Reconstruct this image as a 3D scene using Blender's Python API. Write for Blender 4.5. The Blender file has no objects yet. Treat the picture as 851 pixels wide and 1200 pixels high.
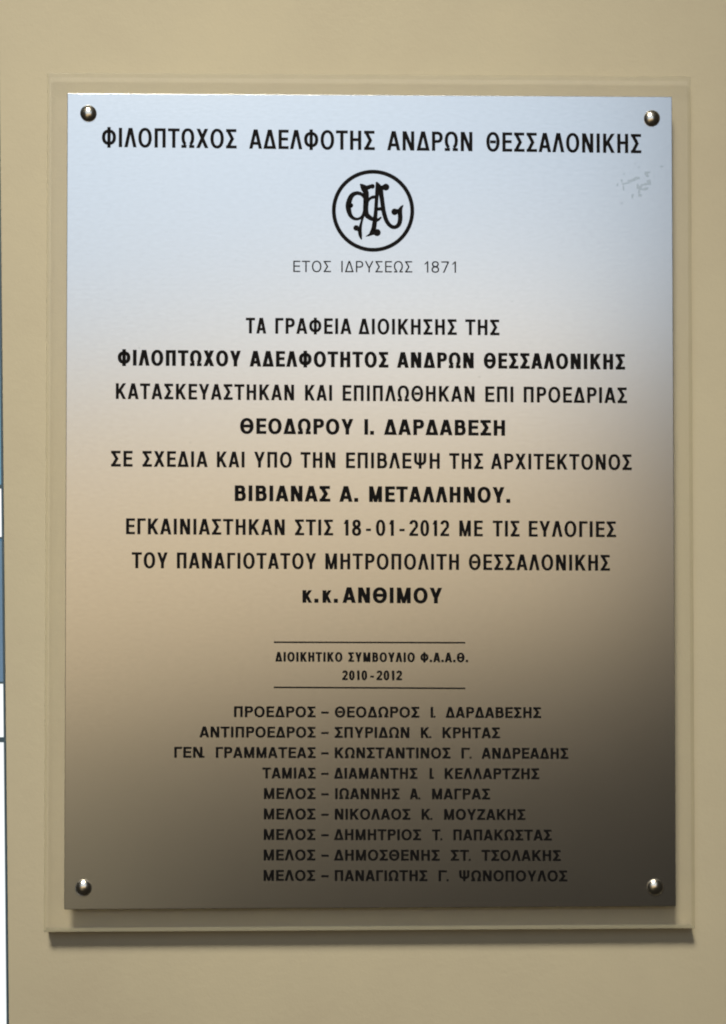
import bpy, bmesh, math, random
from mathutils import Vector
C = bpy.context.scene.collection
SC = bpy.context.scene
random.seed(7)

# ---------------------------------------------------------------- camera
cd = bpy.data.cameras.new('camera')
cam = bpy.data.objects.new('camera', cd); C.objects.link(cam)
cam.location = (-0.01942, -0.74608, -0.02268)
cam.rotation_euler = (math.pi/2 + 0.021833, 0.000364, -0.020666)
cd.sensor_fit = 'AUTO'; cd.sensor_width = 36.0
cd.lens = 1775.0*36.0/1200.0
cd.clip_start = 0.02; cd.clip_end = 100.0
SC.camera = cam

# ---------------------------------------------------------------- world (dim room), lamps and added fills
w = bpy.data.worlds.new('World'); SC.world = w; w.use_nodes = True
bg = w.node_tree.nodes['Background']
bg.inputs['Color'].default_value = (1.0, 0.86, 0.62, 1)
bg.inputs['Strength'].default_value = 0.012

def area(name, loc, aim, sx, sy, radiance, col):
    d = bpy.data.lights.new(name, 'AREA'); d.shape = 'RECTANGLE'
    d.size = sx; d.size_y = sy; d.color = col
    d.energy = radiance*sx*sy*math.pi
    o = bpy.data.objects.new(name, d); C.objects.link(o)
    o.location = loc
    o.rotation_euler = (Vector(aim)-Vector(loc)).to_track_quat('-Z', 'Y').to_euler()
    return o
lamp = area('ceiling_lamp', (-0.48, -1.90, 2.20), (-0.05, 0, 0.06), 0.78, 0.65, 1.42, (1.0, 0.95, 0.80))
lamp.data.spread = math.radians(23)
area('window_light', (-0.33, -2.50, 1.03), (-0.33, 0, 1.03), 2.28, 1.36, 1.06, (0.67, 0.815, 1.0))
r = area('warm_fill', (-0.33, -2.60, 0.04), (-0.33, 0, 0.04), 2.0, 0.74, 0.85, (1.0, 0.755, 0.435))  # added light, shaped to put the warm band into the plate's reflection
r.rotation_euler.rotate_axis('Z', math.radians(9))
area('low_warm_fill', (-0.95, -2.60, -0.85), (-0.95, 0, -0.85), 1.0, 0.90, 0.18, (1.0, 0.86, 0.55))  # added light, lifts the lower left of the plate's reflection

SC.view_settings.view_transform = 'Standard'
SC.view_settings.look = 'None'
SC.view_settings.exposure = 0.0
SC.view_settings.gamma = 1.0
SC.view_settings.use_curve_mapping = False
SC.cycles.filter_width = 2.0

# ---------------------------------------------------------------- materials
def mat(name):
    m = bpy.data.materials.new(name); m.use_nodes = True
    nt = m.node_tree
    return m, nt, nt.nodes['Principled BSDF']

def noise(nt, scale, detail=3.0, rough=0.55, stretch=(1, 1, 1)):
    tc = nt.nodes.new('ShaderNodeTexCoord'); mp = nt.nodes.new('ShaderNodeMapping')
    mp.inputs['Scale'].default_value = stretch
    n = nt.nodes.new('ShaderNodeTexNoise')
    n.inputs['Scale'].default_value = scale; n.inputs['Detail'].default_value = detail
    n.inputs['Roughness'].default_value = rough
    nt.links.new(tc.outputs['Object'], mp.inputs['Vector']); nt.links.new(mp.outputs['Vector'], n.inputs['Vector'])
    return n

def ramp(nt, src, stops):
    r = nt.nodes.new('ShaderNodeValToRGB')
    e = r.color_ramp.elements
    e[0].position, e[0].color = stops[0][0], (*stops[0][1], 1)
    e[1].position, e[1].color = stops[-1][0], (*stops[-1][1], 1)
    for p, c in stops[1:-1]:
        k = e.new(p); k.color = (*c, 1)
    nt.links.new(src, r.inputs['Fac']); return r

def bump(nt, bsdf, n, strength, dist):
    b = nt.nodes.new('ShaderNodeBump'); b.inputs['Strength'].default_value = strength
    b.inputs['Distance'].default_value = dist
    nt.links.new(n.outputs['Fac'], b.inputs['Height']); nt.links.new(b.outputs['Normal'], bsdf.inputs['Normal'])

# wall paint: beige, faintly mottled, roller texture
WALL, nt, p = mat('beige_wall_paint')
n = noise(nt, 9.0, 9.0, 0.72)
r = ramp(nt, n.outputs['Fac'], [(0.28, (0.590, 0.508, 0.366)), (0.5, (0.622, 0.544, 0.390)), (0.72, (0.652, 0.568, 0.402))])
nt.links.new(r.outputs['Color'], p.inputs['Base Color'])
p.inputs['Roughness'].default_value = 0.75
bump(nt, p, noise(nt, 330.0, 4.0, 0.65), 0.18, 0.0009)

# satin brushed metal of the plate
METAL, nt, p = mat('satin_metal')
n = noise(nt, 260.0, 4.0, 0.7, (1.0, 1.0, 3.0))
r = ramp(nt, n.outputs['Fac'], [(0.22, (0.745, 0.745, 0.740)), (0.78, (0.81, 0.81, 0.805))])
nt.links.new(r.outputs['Color'], p.inputs['Base Color'])
p.inputs['Metallic'].default_value = 1.0
n2 = noise(nt, 9.0, 5.0, 0.6)
mr = nt.nodes.new('ShaderNodeMapRange')
mr.inputs['To Min'].default_value = 0.235; mr.inputs['To Max'].default_value = 0.262
nt.links.new(n2.outputs['Fac'], mr.inputs['Value']); nt.links.new(mr.outputs['Result'], p.inputs['Roughness'])

# rubbed blemish in the plate's finish
WORN, nt, p = mat('worn_metal')
p.inputs['Base Color'].default_value = (0.62, 0.64, 0.62, 1)
p.inputs['Metallic'].default_value = 1.0; p.inputs['Roughness'].default_value = 0.26

# printed ink
INK, nt, p = mat('black_ink')
n = noise(nt, 300.0, 3.0)
r = ramp(nt, n.outputs['Fac'], [(0.3, (0.006, 0.0055, 0.006)), (0.8, (0.011, 0.010, 0.010))])
nt.links.new(r.outputs['Color'], p.inputs['Base Color'])
p.inputs['Roughness'].default_value = 0.6
p.inputs['Specular IOR Level'].default_value = 0.06

# acrylic: most of the light goes straight through its lightly frosted faces
ACRYL, nt, p = mat('frosted_acrylic')
p.inputs['Base Color'].default_value = (0.74, 0.74, 0.73, 1)
p.inputs['Roughness'].default_value = 0.45
p.inputs['Specular IOR Level'].default_value = 0.4
tr = nt.nodes.new('ShaderNodeBsdfTransparent'); tr.inputs['Color'].default_value = (0.99, 0.985, 0.97, 1)
mx = nt.nodes.new('ShaderNodeMixShader'); mx.inputs['Fac'].default_value = 0.05
nt.links.new(tr.outputs['BSDF'], mx.inputs[1]); nt.links.new(p.outputs['BSDF'], mx.inputs[2])
gl = nt.nodes.new('ShaderNodeBsdfGlossy'); gl.inputs['Roughness'].default_value = 0.22
fz = nt.nodes.new('ShaderNodeFresnel'); fz.inputs['IOR'].default_value = 1.49
m2 = nt.nodes.new('ShaderNodeMixShader')
ge = nt.nodes.new('ShaderNodeNewGeometry'); ms = nt.nodes.new('ShaderNodeMath'); ms.operation = 'SUBTRACT'; ms.inputs[0].default_value = 1.0
mu = nt.nodes.new('ShaderNodeMath'); mu.operation = 'MULTIPLY'      # the gloss is on the outer side of each face only
nt.links.new(ge.outputs['Backfacing'], ms.inputs[1]); nt.links.new(ms.outputs[0], mu.inputs[0])
nt.links.new(fz.outputs['Fac'], mu.inputs[1]); nt.links.new(mu.outputs[0], m2.inputs['Fac'])
nt.links.new(mx.outputs['Shader'], m2.inputs[1]); nt.links.new(gl.outputs['BSDF'], m2.inputs[2])
nt.links.new(m2.outputs['Shader'], nt.nodes['Material Output'].inputs['Surface'])
def clear_edge(name, opacity, col):
    m, nt, p = mat(name)
    p.inputs['Base Color'].default_value = (*col, 1); p.inputs['Roughness'].default_value = 0.5
    tr = nt.nodes.new('ShaderNodeBsdfTransparent'); tr.inputs['Color'].default_value = (0.95, 0.94, 0.90, 1)
    mx = nt.nodes.new('ShaderNodeMixShader'); mx.inputs['Fac'].default_value = opacity
    nt.links.new(tr.outputs['BSDF'], mx.inputs[1]); nt.links.new(p.outputs['BSDF'], mx.inputs[2])
    nt.links.new(mx.outputs['Shader'], nt.nodes['Material Output'].inputs['Surface'])
    return m
EDGE = clear_edge('polished_acrylic_edge', 0.08, (0.56, 0.56, 0.48))
SHADOW_EDGE = clear_edge('shadow_acrylic_edge', 0.98, (0.36, 0.33, 0.24))  # bottom edge made dark and opaque so the panel casts a shadow band

CHROME, nt, p = mat('polished_steel')
p.inputs['Base Color'].default_value = (0.86, 0.80, 0.70, 1)
p.inputs['Metallic'].default_value = 1.0; p.inputs['Roughness'].default_value = 0.24

STRIP_DARK, nt, p = mat('blue_grey_strip')
n = noise(nt, 50.0, 3.0)
r = ramp(nt, n.outputs['Fac'], [(0.3, (0.055, 0.095, 0.13)), (0.7, (0.075, 0.12, 0.16))])
nt.links.new(r.outputs['Color'], p.inputs['Base Color']); p.inputs['Roughness'].default_value = 0.5

def glow_mat(name, stops, strength):  # self-lit colours for the made-up strip, no daylight behind them
    m, nt, p = mat(name)
    n = noise(nt, 3.0, 2.0)
    r = ramp(nt, n.outputs['Fac'], stops)
    p.inputs['Base Color'].default_value = (0.1, 0.1, 0.1, 1); p.inputs['Roughness'].default_value = 0.1
    nt.links.new(r.outputs['Color'], p.inputs['Emission Color'])
    p.inputs['Emission Strength'].default_value = strength
    return m
STRIP_WHITE = glow_mat('white_strip_glow', [(0.3, (0.90, 0.98, 1.0)), (0.7, (1.0, 1.0, 1.0))], 1.0)
STRIP_BLUE = glow_mat('blue_strip_glow', [(0.35, (0.05, 0.20, 0.36)), (0.65, (0.08, 0.33, 0.58))], 0.8)

STRIP_NAVY = glow_mat('navy_strip_glow', [(0.35, (0.05, 0.15, 0.27)), (0.65, (0.08, 0.24, 0.42))], 0.75)

# ---------------------------------------------------------------- mesh helpers
def link(name, me, m, parent=None, loc=None):
    o = bpy.data.objects.new(name, me); C.objects.link(o)
    if m is not None: me.materials.append(m)
    if parent is not None: o.parent = parent
    if loc is not None: o.location = loc
    return o

def tag(o, label=None, cat=None, group=None, kind=None):
    if label: o['label'] = label
    if cat: o['category'] = cat
    if group: o['group'] = group
    if kind: o['kind'] = kind
    return o

def box_bm(x0, x1, y0, y1, z0, z1, bev=0.0, seg=2):
    bm = bmesh.new()
    v = [bm.verts.new((x, y, z)) for x in (x0, x1) for y in (y0, y1) for z in (z0, z1)]
    for f in ((0, 1, 3, 2), (4, 6, 7, 5), (0, 4, 5, 1), (2, 3, 7, 6), (0, 2, 6, 4), (1, 5, 7, 3)):
        bm.faces.new([v[i] for i in f])
    bmesh.ops.recalc_face_normals(bm, faces=bm.faces)
    if bev: bmesh.ops.bevel(bm, geom=list(bm.edges), offset=bev, segments=seg, profile=0.5, affect='EDGES')
    return bm

def mesh_of(bm, name, smooth=False):
    me = bpy.data.meshes.new(name); bm.to_mesh(me); bm.free()
    if smooth:
        for f in me.polygons: f.use_smooth = True
    return me

MM = 0.001
def lathe_bm(profile, seg=48):
    """profile: list of (radius, y) in metres, turned about the Y axis"""
    bm = bmesh.new(); rings = []
    for r, y in profile:
        if r < 1e-9: rings.append([bm.verts.new((0, y, 0))])
        else: rings.append([bm.verts.new((r*math.cos(2*math.pi*k/seg), y, r*math.sin(2*math.pi*k/seg))) for k in range(seg)])
    for a, b in zip(rings, rings[1:]):
        for k in range(seg):
            q = [a[k % len(a)], a[(k+1) % len(a)], b[(k+1) % len(b)], b[k % len(b)]]
            q = [x for i, x in enumerate(q) if x not in q[:i]]
            if len(q) > 2: bm.faces.new(q)
    bmesh.ops.recalc_face_normals(bm, faces=bm.faces)
    return bm

# ---------------------------------------------------------------- the wall and the stand-in border strip beside its edge
GAP, PAN, PLT = 0.0015, 0.0075, 0.0015      # air gap, acrylic, metal plate
YW = PLT + PAN + GAP                       # wall face; the plate's face is y = 0
def edge_x(z): return -0.1824 + (z + 0.006)*(-0.0146)   # the wall ends on this slightly leaning line
bm = bmesh.new()
zt, zb, xr, th = 1.3, -1.3, 1.6, 0.16
fr = [bm.verts.new(c) for c in ((edge_x(zb), YW, zb), (xr, YW, zb), (xr, YW, zt), (edge_x(zt), YW, zt))]
bk = [bm.verts.new((v.co.x, YW+th, v.co.z)) for v in fr]
bm.faces.new(fr); bm.faces.new(bk[::-1])
for i in range(4): bm.faces.new((fr[i], bk[i], bk[(i+1) % 4], fr[(i+1) % 4]))
bmesh.ops.recalc_face_normals(bm, faces=bm.faces)
wall = link('wall', mesh_of(bm, 'wall'), WALL)
tag(wall, 'smooth beige painted wall carrying the plaque', 'wall', kind='structure')

strip_obj = bpy.data.objects.new('border_strip', None); C.objects.link(strip_obj); strip_obj.location = (edge_x(-0.3), YW, -0.3)  # made-up glowing strip, stands in for a scan border
tag(strip_obj, 'narrow strip of bright blue and white window glazing at the beige wall\'s left edge', 'border_strip')
def slanted(name, x_off0, x_off1, z0, z1, y0, y1, m):
    """a box that follows the leaning wall edge; x offsets are measured from that edge"""
    bm = bmesh.new(); L = strip_obj.location
    v = [bm.verts.new((edge_x(z)+dx-L.x, y-L.y, z-L.z)) for z in (z0, z1) for y in (y0, y1) for dx in (x_off0, x_off1)]
    for f in ((0, 1, 3, 2), (4, 6, 7, 5), (0, 4, 5, 1), (2, 3, 7, 6), (0, 2, 6, 4), (1, 5, 7, 3)):
        bm.faces.new([v[i] for i in f])
    bmesh.ops.recalc_face_normals(bm, faces=bm.faces)
    return link(name, mesh_of(bm, name), m, strip_obj)
slanted('strip_rim', -0.0011, -0.0001, -0.60, 0.45, YW-0.0005, YW+0.05, STRIP_DARK)
cuts = [(-0.60, -0.1205, 'w'), (-0.1180, -0.0915, 'w'), (-0.0905, -0.0195, 'n'), (-0.0185, 0.0055, 'w'), (0.0075, 0.45, 'b')]
for z0, z1, k in cuts:
    slanted('strip_panel', -0.25, -0.0011, z0, z1, YW+0.002, YW+0.008, {'w': STRIP_WHITE, 'b': STRIP_BLUE, 'n': STRIP_NAVY}[k])
for (a, b, k), (c, d, k2) in zip(cuts, cuts[1:]):
    slanted('strip_divider', -0.25, -0.0011, b, c, YW+0.001, YW+0.02, STRIP_DARK)

# ---------------------------------------------------------------- the plaque
W2, H2 = 0.150, 0.2005
plaque = bpy.data.objects.new('commemorative_plaque', None); C.objects.link(plaque)
plaque.location = (0, YW, -0.2120)
OFF = -plaque.location
tag(plaque, 'silver metal commemorative plaque with black Greek lettering on a frosted acrylic panel', 'plaque')
panel = link('acrylic_panel', mesh_of(box_bm(-0.1602, 0.1598, PLT, PLT+PAN, -0.2118, 0.2112, 0.0005, 2), 'acrylic_panel'), ACRYL, plaque, OFF)
panel.data.materials.append(EDGE); panel.data.materials.append(SHADOW_EDGE)
for f in panel.data.polygons:
    if abs(f.normal.y) < 0.5: f.material_index = 2 if f.normal.z < -0.5 else 1
panel['label'] = 'frosted translucent backing panel'
plate = link('metal_plate', mesh_of(box_bm(-W2, W2, 0, PLT-0.00002, -H2, H2, 0.0003, 2), 'metal_plate'), METAL, plaque, OFF)
plate['label'] = 'satin silver plate printed in black'

# screws: domed polished caps through the plate, with a spacer holding the panel off the wall
cap = [(0.0061*math.sin(a), -0.0006-0.0061*math.cos(a)+0.0061*math.cos(0.715)) for a in [0.715*k/12 for k in range(13)]] + [(0.0040, -0.00005)]
cap_me = mesh_of(lathe_bm(cap), 'screw_cap', True)
sp_me = mesh_of(lathe_bm([(0, PLT+PAN), (0.0035, PLT+PAN), (0.0035, YW-0.0001), (0, YW-0.0001)]), 'spacer')
cap_me.materials.append(CHROME); sp_me.materials.append(CHROME)
for x, z in ((-0.1395, 0.1904), (0.1398, 0.1895), (-0.1406, -0.1900), (0.1398, -0.1911)):
    s = link('screw', cap_me, None, plaque, OFF+Vector((x, 0, z)))
    link('spacer', sp_me, None, s)

# ---------------------------------------------------------------- lettering: every glyph drawn from strokes
def ring(cx, cy, rx, ry, t, th, a0=0.0, a1=360.0, n=40, e=2.25):
    out = []
    n = max(6, int(n*abs(a1-a0)/360))
    def pt(a, RX, RY):
        c, s = math.cos(a), math.sin(a)
        return (cx+RX*math.copysign(abs(c)**(2/e), c), cy+RY*math.copysign(abs(s)**(2/e), s))
    for k in range(n):
        p, q = math.radians(a0+(a1-a0)*k/n), math.radians(a0+(a1-a0)*(k+1)/n)
        out.append((pt(p, rx, ry), pt(q, rx, ry), pt(q, rx-t, ry-th), pt(p, rx-t, ry-th)))
    return out
def bar(x0, y0, x1, y1): return [((x0, y0), (x1, y0), (x1, y1), (x0, y1))]
def hwid(dx, dy, t): return t*math.hypot(dx, dy)/abs(dy)
def dg(xa, ya, xb, yb, t):
    k = hwid(xb-xa, yb-ya, t)/2
    return [((xa-k, ya), (xa+k, ya), (xb+k, yb), (xb-k, yb))]

WID = dict(zip('ΑΒΓΔΕΖΗΘΙΚΛΜΝΟΠΡΣΤΥΦΧΨΩ0127 8.-–κ',
               [.88, .74, .64, .88, .68, .74, .76, .92, 0, .82, .84, .90, .78, .92, .76, .72, .74, .80, .86, .96, .86, .92, .88,
                .62, .34, .62, .62, .3, .62, 0, .4, .7, .62]))
SB = {}
for ch in 'ΑΛΔ': SB[ch] = (.015, .015)
for ch in 'ΤΥΧ': SB[ch] = (.02, .02)
for ch in 'ΟΘΦΩ08': SB[ch] = (.055, .055)
for ch in 'Γ': SB[ch] = (.09, .01)
for ch in 'ΕΚΡ': SB[ch] = (.09, .03)
for ch in 'Β': SB[ch] = (.09, .05)
for ch in 'ΣΖ27': SB[ch] = (.04, .04)
for ch in '1': SB[ch] = (.11, .12)
for ch in '.': SB[ch] = (.05, .06)
def sb(ch): return SB.get(ch, (.09, .09))

def glyph(ch, w, h, t):
    th = t*(0.90 if t < 0.19*h else 0.82)
    A = []
    if ch in 'ΑΔΛ':
        k = hwid(w/2, h, t)
        A += dg(k/2, 0, w/2-k*0.08, h, t) + dg(w-k/2, 0, w/2+k*0.08, h, t)
        if ch == 'Α':
            f = 0.30; x = k/2+(w/2-k/2)*f; A += bar(x, f*h-th/2-0.02*h, w-x, f*h+th/2-0.02*h)
        if ch == 'Δ': A += bar(k*0.3, 0, w-k*0.3, th)
    elif ch == 'Β':
        r = min(0.27*h, 0.5*w); y = 0.47*h
        A += bar(0, 0, t, h)
        for y0, y1, ww in ((y-th*.1, h, w*0.93), (0, y+th*0.9, w)):
            r = (y1-y0)/2; rx = min(r, ww*0.5); cy = (y0+y1)/2
            A += bar(t, y1-th, ww-rx, y1) + bar(t, y0, ww-rx, y0+th) + ring(ww-rx, cy, rx, r, t, th, -90, 90)
    elif ch in 'ΓΕ':
        A += bar(0, 0, t, h) + bar(t, h-th, w, h)
        if ch == 'Ε': A += bar(t, 0, w, th) + bar(t, 0.52*h-th/2, w*0.94, 0.52*h+th/2)
    elif ch == 'Ζ':
        k = hwid(w*.8, h-2*th, t); A += bar(0, 0, w, th) + bar(0.03*w, h-th, w, h) + dg(k/2, th, w-k/2, h-th, t)
    elif ch == 'Η': A += bar(0, 0, t, h) + bar(w-t, 0, w, h) + bar(t, .53*h-th/2, w-t, .53*h+th/2)
    elif ch == 'Ι': A += bar(0, 0, t, h)
    elif ch in 'Κκ':
        H = h if ch == 'Κ' else 0.80*h
        A += bar(0, 0, t, H)
        ta = t*(0.95 if ch == 'Κ' else 0.76)
        xa, ya, xb, yb = t*0.55, 0.33*H, w-0.62*ta, H
        A += dg(xa, ya, xb, yb, ta)
        f = 0.34; A += dg(xa+(xb-xa)*f, ya+(yb-ya)*f+0.02*H, w-0.60*ta, 0, ta*1.04)
    elif ch == 'Μ':
        A += bar(0, 0, t, h) + bar(w-t, 0, w, h) + dg(t*.62, h, w/2, 0, t*.84) + dg(w-t*.62, h, w/2, 0, t*.84)
    elif ch == 'Ν':
        A += bar(0, 0, t, h) + bar(w-t, 0, w, h) + dg(t*.62, h, w-t*.62, 0, t*1.02)
    elif ch in 'Ο0Θ':
        A += ring(w/2, h/2, w/2, h*0.515, t, th, n=56, e=2.15 if ch != '0' else 2.3)
        if ch == 'Θ': A += bar(.28*w, h/2-th/2, .72*w, h/2+th/2)
    elif ch == 'Π': A += bar(0, 0, t, h) + bar(w-t, 0, w, h) + bar(t, h-th, w-t, h)
    elif ch == 'Ρ':
        A += bar(0, 0, t, h)
        y0, y1 = 0.41*h, h; r = (y1-y0)/2; rx = min(r, .5*w)
        A += bar(t, y1-th, w-rx, y1) + bar(t, y0, w-rx, y0+th) + ring(w-rx, (y0+y1)/2, rx, r, t, th, -90, 90)
    elif ch == 'Σ':
        k = hwid(w*.5, h/2, t); m = min(w*.60, w*.42+k/2)
        A += bar(0.02*w, 0, w, th) + bar(0.02*w, h-th, w*.97, h) + dg(k/2, h-th*.3, m, .5*h, t) + dg(m, .5*h, k/2, th*.3, t)
    elif ch == 'Τ': A += bar(0, h-th, w, h) + bar(w/2-t/2, 0, w/2+t/2, h-th)
    elif ch == 'Υ':
        k = hwid(w/2, .6*h, t)
        A += bar(w/2-t/2, 0, w/2+t/2, .43*h) + dg(w/2-t*.06, .38*h, k/2, h, t*.97) + dg(w/2+t*.06, .38*h, w-k/2, h, t*.97)
    elif ch == 'Φ':
        A += bar(w/2-t/2, -.035*h, w/2+t/2, 1.035*h) + ring(w/2, h*.505, w/2, h*.40, t, th, n=56)
    elif ch == 'Χ':
        k = hwid(w, h, t); A += dg(k/2, 0, w-k/2-.02*w, h, t) + dg(w-k/2, 0, k/2+.02*w, h, t)
    elif ch == 'Ψ':
        A += bar(w/2-t/2, 0, w/2+t/2, h) + bar(0, .55*h, t, h) + bar(w-t, .55*h, w, h) + ring(w/2, .55*h, w/2, .34*h, t, th, 180, 360)
    elif ch == 'Ω':
        A += ring(w/2, h*.545, w*.5, h*.47, t, th, -66, 246, n=50)
        for s in (0, 1):
            x0, x1 = (0, .40*w) if s == 0 else (.60*w, w)
            A += bar(x0, 0, x1, th)
            xs = w/2+(1 if s else -1)*(w*.21)
            A += bar(xs-t*.5, th*.9, xs+t*.5, .16*h)
    elif ch == '1':
        A += bar(w-t, 0, w, h) + dg(w-t*.6, h*.97, hwid(.3, .3, t)*.35, .72*h, t*.8)
    elif ch == '2':
        A += ring(w/2, .70*h, w/2, .31*h, t, th, -38, 172, n=50)
        k = t*.62
        A += bar(0, 0, w, th)
        xs, ys = w/2+(w/2-t/2)*.80, .70*h-(.31*h-th/2)*.62
        A += dg(k, th*.9, xs-.0*w, ys, t*.9)
    elif ch == '7':
        A += bar(0, h-th, w, h) + dg(.30*w, 0, w-.55*t, h-th, t)
    elif ch == '8':
        A += ring(w/2, .745*h, w*.45, .265*h, t, th) + ring(w/2, .27*h, w*.5, .285*h, t, th)
    elif ch == '.': A += bar(0, 0, w, w)
    elif ch in '-–': A += bar(0, .37*h-th*.5, w, .37*h+th*.5) if ch == '-' else bar(0, .44*h-th*.5, w, .44*h+th*.5)
    return A

def quads_mesh(quads, name, y0=-0.00004):
    """flat printed film just proud of the plate; successive strokes sit a hair above each other"""
    vs, fs = [], []
    for i, q in enumerate(quads):
        y = y0 - (i % 7)*0.0000035
        b = len(vs)
        ar = sum(q[k][0]*q[(k+1) % len(q)][1]-q[(k+1) % len(q)][0]*q[k][1] for k in range(len(q)))
        if ar < 0: q = q[::-1]
        vs += [(x*MM, y, z*MM) for x, z in q]; fs.append(tuple(range(b, b+len(q))))
    me = bpy.data.meshes.new(name); me.from_pydata(vs, [], fs); me.update()
    return me

def word(s, x0, x1, h, t, kind):
    fixed, var, dot = 0.0, 0.0, (0.78 if kind == 'row' else 1.05)
    track = {'row': .0, 'title': .03, 'founded': .09}.get(kind, .03 if t > .21*h else .05)*h
    for i, ch in enumerate(s):
        if ch in 'Ι.': fixed += t*(dot if ch == '.' else 1)
        else: var += WID[ch]*h
        if i:
            l, r = sb(s[i-1])[1], sb(ch)[0]
            if ch == '.': l, r = (.0, .0) if kind == 'row' else (min(l, .06), .05)
            g = (l+r)*h
            if kind == 'row' and ch == '.' and s[i-1] in 'ΓΤ': g = -.02*h
            var += g; fixed += 0 if (ch == '.' and kind == 'row') else track
    k = (x1-x0-fixed)/var if var > 1e-6 else 1.0
    if len(s) == 1 or k < .35: k = max(k, .35)
    x, out = x0, []
    for i, ch in enumerate(s):
        if i:
            l, r = sb(s[i-1])[1], sb(ch)[0]
            if ch == '.': l, r = (.0, .0) if kind == 'row' else (min(l, .06), .05)
            g = (l+r)*h
            if kind == 'row' and ch == '.' and s[i-1] in 'ΓΤ': g = -.02*h
            x += g*k + (0 if (ch == '.' and kind == 'row') else track)
        w = t*(dot if ch == '.' else 1) if ch in 'Ι.' else WID[ch]*h*k
        if i == len(s)-1 and ch == '.': x = x1-w
        if len(s) == 1: w = x1-x0
        for q in glyph(ch, w, h, t): out.append([(a+x, b) for a, b in q])
        x += w
    return out

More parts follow.
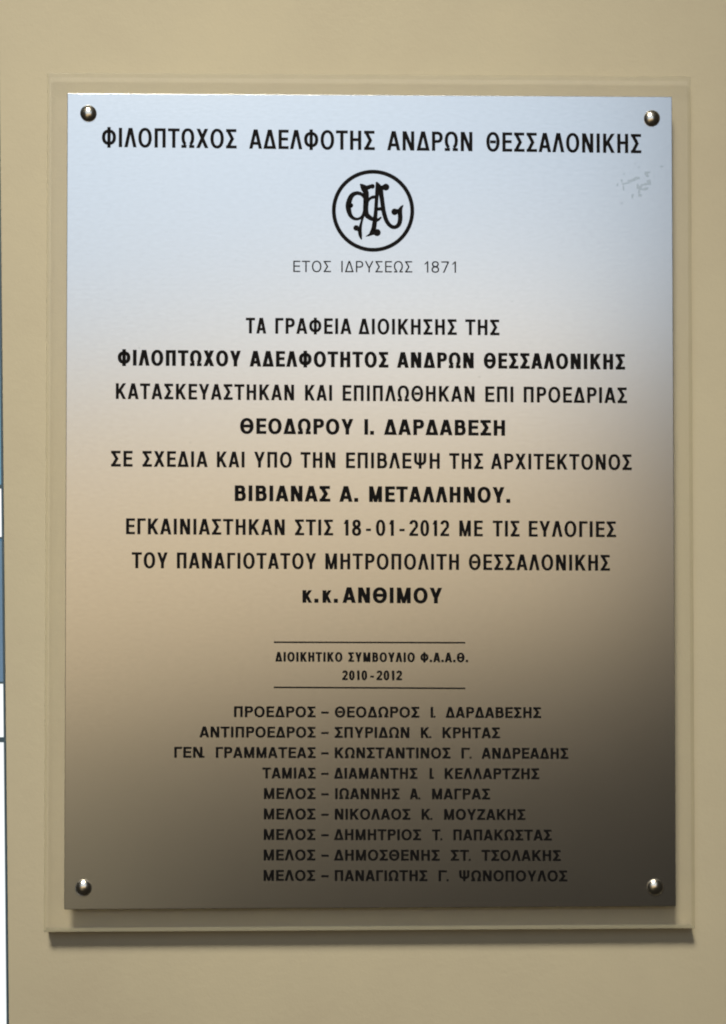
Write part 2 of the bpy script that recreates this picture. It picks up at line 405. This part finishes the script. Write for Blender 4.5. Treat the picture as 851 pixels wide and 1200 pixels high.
LINES = [
('title', 9.63, 1.648, 172.95, -0.0067, [('ΦΙΛΟΠΤΩΧΟΣ', -132.85, -66.4), ('ΑΔΕΛΦΟΤΗΣ', -60.29, 1.95), ('ΑΝΔΡΩΝ', 8.0, 50.4), ('ΘΕΣΣΑΛΟΝΙΚΗΣ', 57.27, 134.56)]),
('founded', 5.62, 0.697, 112.16, -0.00088, [('ΕΤΟΣ', -38.4, -19.73), ('ΙΔΡΥΣΕΩΣ', -14.67, 20.5), ('1871', 26.34, 42.11)]),
('A', 7.82, 1.479, 81.39, -0.00491, [('ΤΑ', -61.77, -51.68), ('ΓΡΑΦΕΙΑ', -47.26, -9.61), ('ΔΙΟΙΚΗΣΗΣ', -6.24, 42.48), ('ΤΗΣ', 46.63, 63.63)]),
('B', 7.82, 1.838, 64.96, -0.00619, [('ΦΙΛΟΠΤΩΧΟΥ', -124.74, -64.06), ('ΑΔΕΛΦΟΤΗΤΟΣ', -59.94, 8.64), ('ΑΝΔΡΩΝ', 12.77, 50.82), ('ΘΕΣΣΑΛΟΝΙΚΗΣ', 55.77, 125.98)]),
('C', 7.82, 1.479, 48.35, -0.00676, [('ΚΑΤΑΣΚΕΥΑΣΤΗΚΑΝ', -125.61, -37.94), ('ΚΑΙ', -32.6, -19.22), ('ΕΠΙΠΛΩΘΗΚΑΝ', -14.04, 51.21), ('ΕΠΙ', 56.5, 70.45), ('ΠΡΟΕΔΡΙΑΣ', 75.53, 126.88)]),
('D', 7.77, 1.859, 31.71, -0.00628, [('ΘΕΟΔΩΡΟΥ', -64.55, -8.57), ('Ι.', -3.3, 1.45), ('ΔΑΡΔΑΒΕΣΗ', 6.3, 66.27)]),
('E', 7.82, 1.479, 15.13, -0.00621, [('ΣΕ', -127.93, -117.27), ('ΣΧΕΔΙΑ', -112.54, -80.38), ('ΚΑΙ', -75.94, -62.31), ('ΥΠΟ', -57.69, -39.09), ('ΤΗΝ', -34.77, -17.62), ('ΕΠΙΒΛΕΨΗ', -12.36, 33.93), ('ΤΗΣ', 38.57, 55.46), ('ΑΡΧΙΤΕΚΤΟΝΟΣ', 59.17, 129.08)]),
('F', 7.82, 1.901, -1.48, -0.0063, [('ΒΙΒΙΑΝΑΣ', -67.11, -20.05), ('Α.', -15.72, -6.35), ('ΜΕΤΑΛΛΗΝΟΥ.', -1.0, 68.76)]),
('G', 7.86, 1.521, -18.1, -0.00633, [('ΕΓΚΑΙΝΙΑΣΤΗΚΑΝ', -120.39, -42.51), ('ΣΤΙΣ', -37.6, -18.66), ('18', -13.62, -4.88), ('-', -2.52, -0.04), ('01', 2.35, 11.23), ('-', 13.97, 16.58), ('2012', 18.81, 38.52), ('ΜΕ', 43.49, 55.17), ('ΤΙΣ', 60.03, 73.36), ('ΕΥΛΟΓΙΕΣ', 77.88, 121.18)]),
('H', 7.86, 1.521, -34.71, -0.00605, [('ΤΟΥ', -117.54, -99.86), ('ΠΑΝΑΓΙΟΤΑΤΟΥ', -95.43, -26.98), ('ΜΗΤΡΟΠΟΛΙΤΗ', -22.57, 43.34), ('ΘΕΣΣΑΛΟΝΙΚΗΣ', 48.18, 118.07)]),
('I', 7.73, 1.943, -51.23, -0.00667, [('κ.', -33.81, -25.92), ('κ.', -23.95, -16.35), ('ΑΝΘΙΜΟΥ', -14.17, 35.18)]),
('J', 4.73, 1.162, -80.16, -0.00595, [('ΔΙΟΙΚΗΤΙΚΟ', -47.15, -14.13), ('ΣΥΜΒΟΥΛΙΟ', -11.32, 21.52), ('Φ.Α.Α.Θ.', 24.21, 47.8)]),
('K', 4.73, 1.162, -89.1, -0.00505, [('2010', -14.26, -1.97), ('-', -0.46, 1.39), ('2012', 2.61, 15.2)]),
('row', 5.37, 1.268, -107.44, -0.00594, [('ΠΡΟΕΔΡΟΣ', -67.33, -27.25), ('–', -24.57, -20.88), ('ΘΕΟΔΩΡΟΣ', -17.9, 23.8), ('Ι.', 29.22, 31.61), ('ΔΑΡΔΑΒΕΣΗΣ', 36.48, 83.75)]),
('row', 5.37, 1.268, -117.42, -0.00604, [('ΑΝΤΙΠΡΟΕΔΡΟΣ', -84.27, -27.24), ('–', -24.56, -20.88), ('ΣΠΥΡΙΔΩΝ', -18.03, 18.79), ('Κ.', 24.37, 29.54), ('ΚΡΗΤΑΣ', 35.04, 63.42)]),
('row', 5.37, 1.268, -127.4, -0.00613, [('ΓΕΝ.', -96.51, -81.7), ('ΓΡΑΜΜΑΤΕΑΣ', -76.19, -27.24), ('–', -24.56, -20.88), ('ΚΩΝΣΤΑΝΤΙΝΟΣ', -17.9, 39.02), ('Γ.', 44.35, 49.35), ('ΑΝΔΡΕΑΔΗΣ', 54.23, 97.13)]),
('row', 5.37, 1.268, -137.41, -0.00624, [('ΤΑΜΙΑΣ', -53.41, -27.24), ('–', -24.56, -20.88), ('ΔΙΑΜΑΝΤΗΣ', -18.36, 22.75), ('Ι.', 28.63, 30.81), ('ΚΕΛΛΑΡΤΖΗΣ', 36.1, 82.77)]),
('row', 5.37, 1.268, -147.41, -0.00634, [('ΜΕΛΟΣ', -52.61, -27.28), ('–', -24.56, -20.87), ('ΙΩΑΝΝΗΣ', -17.74, 13.98), ('Α.', 18.84, 24.17), ('ΜΑΓΡΑΣ', 29.87, 58.48)]),
('row', 5.37, 1.268, -157.41, -0.00644, [('ΜΕΛΟΣ', -52.65, -27.31), ('–', -24.55, -20.87), ('ΝΙΚΟΛΑΟΣ', -17.9, 19.29), ('Κ.', 24.7, 30.03), ('ΜΟΥΖΑΚΗΣ', 35.78, 75.86)]),
('row', 5.37, 1.268, -167.41, -0.00654, [('ΜΕΛΟΣ', -52.69, -27.35), ('–', -24.55, -20.87), ('ΔΗΜΗΤΡΙΟΣ', -18.36, 24.52), ('Τ.', 29.89, 34.88), ('ΠΑΠΑΚΩΣΤΑΣ', 40.29, 88.83)]),
('row', 5.37, 1.268, -177.4, -0.00664, [('ΜΕΛΟΣ', -52.73, -27.39), ('–', -24.55, -20.87), ('ΔΗΜΟΣΘΕΝΗΣ', -18.36, 33.65), ('ΣΤ.', 38.93, 48.88), ('ΤΣΟΛΑΚΗΣ', 54.13, 93.26)]),
('row', 5.37, 1.268, -187.38, -0.00674, [('ΜΕΛΟΣ', -52.77, -27.43), ('–', -24.55, -20.87), ('ΠΑΝΑΓΙΩΤΗΣ', -17.9, 27.6), ('Γ.', 33.01, 37.95), ('ΨΩΝΟΠΟΥΛΟΣ', 43.11, 96.42)]),
]
for kind, h, t, z0, slope, words in LINES:
    Q = []
    for s, xa, xb in words:
        for q in word(s, xa, xb, h, t, kind): Q.append([(x, z+z0+slope*x) for x, z in q])
    o = link('text_line', quads_mesh(Q, 'text_line'), INK, plate)
    o['label'] = 'black printed line reading ' + ' '.join(x[0] for x in words)
for xa, za, xb, zb in ((-47.87, -70.38, 46.35, -70.79), (-47.86, -92.50, 46.31, -93.22)):
    link('divider_line', quads_mesh([[(xa, za-.40), (xb, zb-.40), (xb, zb+.40), (xa, za+.40)]], 'divider_line'), INK, plate)

# ---------------------------------------------------------------- emblem: ring and interlaced monogram
EX, EZ, ES = 1.05, 142.76, 0.4225/7.09        # centre on the plate (mm) and mm per drawing unit
def em(x, y): return (EX+(x-406.5)*ES, EZ-(y-404)*ES)
def spline(pts, n=7):
    out = []
    P = [pts[0]]+list(pts)+[pts[-1]]
    for i in range(1, len(P)-2):
        for k in range(n):
            u = k/n
            out.append(tuple(0.5*((2*b)+(c-a)*u+(2*a-5*b+4*c-d)*u*u+(-a+3*b-3*c+d)*u**3) for a, b, c, d in zip(P[i-1], P[i], P[i+1], P[i+2])))
    out.append(tuple(pts[-1])); return out
def brush(pts, n=7):
    s = spline(pts, n); L, R = [], []
    for i, (x, y, wd) in enumerate(s):
        a, b = s[max(i-1, 0)], s[min(i+1, len(s)-1)]
        dx, dy = b[0]-a[0], b[1]-a[1]; d = math.hypot(dx, dy) or 1
        wd += 5; nx, ny = -dy/d*wd/2, dx/d*wd/2
        L.append(em(x+nx, y+ny)); R.append(em(x-nx, y-ny))
    return [[L[i], L[i+1], R[i+1], R[i]] for i in range(len(L)-1)]
def ball(x, y, r, n=20):
    r += 3
    return [[em(x+r*math.cos(2*math.pi*k/n), y+r*math.sin(2*math.pi*k/n)) for k in range(n)]]
def poly(*pts): return [[em(*p) for p in pts]]
emblem = link('emblem', quads_mesh([[(EX+r0*math.cos(a), EZ+r0*math.sin(a)) for r0, a in ((20.4, k*math.pi/48), (20.4, (k+1)*math.pi/48), (18.45, (k+1)*math.pi/48), (18.45, k*math.pi/48))] for k in range(96)], 'emblem'), INK, plate)
emblem['label'] = 'black ring round an interlaced monogram'
M = []
M += brush([(338, 300, 20), (312, 268, 24), (268, 258, 28), (225, 285, 36), (201, 360, 42), (215, 435, 32), (250, 470, 22), (290, 470, 18), (322, 440, 18), (338, 370, 16), (336, 300, 16)])
M += ball(222, 360, 17)
M += brush([(326, 440, 18), (310, 500, 16), (298, 560, 26), (300, 605, 26), (311, 645, 4)])
M += ball(266, 548, 21) + brush([(266, 548, 22), (292, 568, 26)])
M += brush([(300, 180, 6), (325, 212, 40), (346, 250, 44), (348, 320, 42), (345, 390, 40), (352, 435, 40), (380, 462, 34), (415, 478, 26), (445, 480, 22), (476, 456, 6)])
M += poly((300, 177), (328, 183), (352, 194), (378, 186), (400, 182), (418, 194), (412, 212), (392, 216), (374, 226), (340, 232), (318, 215))
M += ball(401, 200, 17)
M += brush([(358, 345, 8), (376, 308, 16), (400, 292, 22), (432, 288, 22)])
M += brush([(435, 163, 8), (440, 230, 26), (434, 330, 26), (428, 420, 28), (420, 500, 34), (410, 560, 36), (395, 590, 30)])
M += poly((392, 550), (372, 595), (342, 620), (372, 617), (405, 606), (440, 606), (440, 570), (425, 550))
M += ball(440, 586, 27)
M += brush([(436, 165, 8), (462, 215, 40), (476, 280, 34), (486, 350, 32), (497, 420, 32), (520, 490, 30), (552, 530, 28), (588, 540, 28), (620, 518, 32), (632, 470, 34), (630, 410, 34), (640, 378, 22), (658, 356, 3)])
M += brush([(455, 235, 30), (480, 214, 34), (512, 205, 40)]) + ball(513, 206, 26)
M += ball(586, 412, 25) + brush([(586, 412, 34), (622, 404, 30)])
M += brush([(440, 390, 24), (492, 386, 24)])
link('monogram', quads_mesh(M, 'monogram', -0.00007), INK, plate)

# worn blemish near the top right screw
B = [(548, 218, 20, 22), (578, 205, 14, 8), (577, 318, 20, 24), (540, 338, 18, 12), (445, 272, 26, 11), (405, 288, 22, 12), (370, 305, 22, 11), (330, 330, 22, 8), (295, 335, 14, 10), (292, 388, 9, 26), (272, 300, 10, 13),
     (225, 346, 7, 13), (452, 358, 10, 24), (478, 372, 16, 14), (515, 398, 30, 9), (545, 384, 20, 7), (468, 425, 9, 22), (478, 466, 17, 12), (390, 482, 8, 22), (400, 460, 8, 8), (720, 140, 13, 6), (470, 150, 6, 6),
     (422, 110, 4, 8), (300, 225, 7, 7), (560, 245, 12, 12), (500, 350, 14, 9), (635, 250, 6, 6), (272, 552, 8, 6)]
Q = []
for x, y, a, b in B:
    pts = []
    for k in range(14):
        r = random.uniform(.65, 1.25); an = 2*math.pi*k/14
        pts.append((112.50+(x+1.45*a*r*math.cos(an))*0.04469, 171.78-(y+1.4*b*r*math.sin(an))*0.04469))
    Q.append(pts)
link('worn_patch', quads_mesh(Q, 'worn_patch', -0.00003), WORN, plate)['label'] = 'rubbed grey blemish'

# dust specks scattered over the plate
Q = []
SP = [(-69.5, 108.5, .35), (-114.2, 74.4, .45), (53.6, 60.5, .5), (-89.0, 27.8, .4), (-66.8, 118.0, .3), (113.0, -35.0, .4), (-30.0, -120.0, .35), (-5.4, -152.5, .55), (88.0, 25.0, .3), (-120.0, -96.0, .4), (31.0, 101.0, .3), (129.0, -120.0, .35), (-101.0, 132.0, .3), (70.0, 98.0, .35)]
for x, z, r0 in SP:
    Q.append([(x+r0*random.uniform(.5, 1.2)*math.cos(2*math.pi*k/9), z+r0*random.uniform(.4, 1.1)*math.sin(2*math.pi*k/9)) for k in range(9)])
link('dust', quads_mesh(Q, 'dust', -0.00003), WORN, plate)['kind'] = 'stuff'
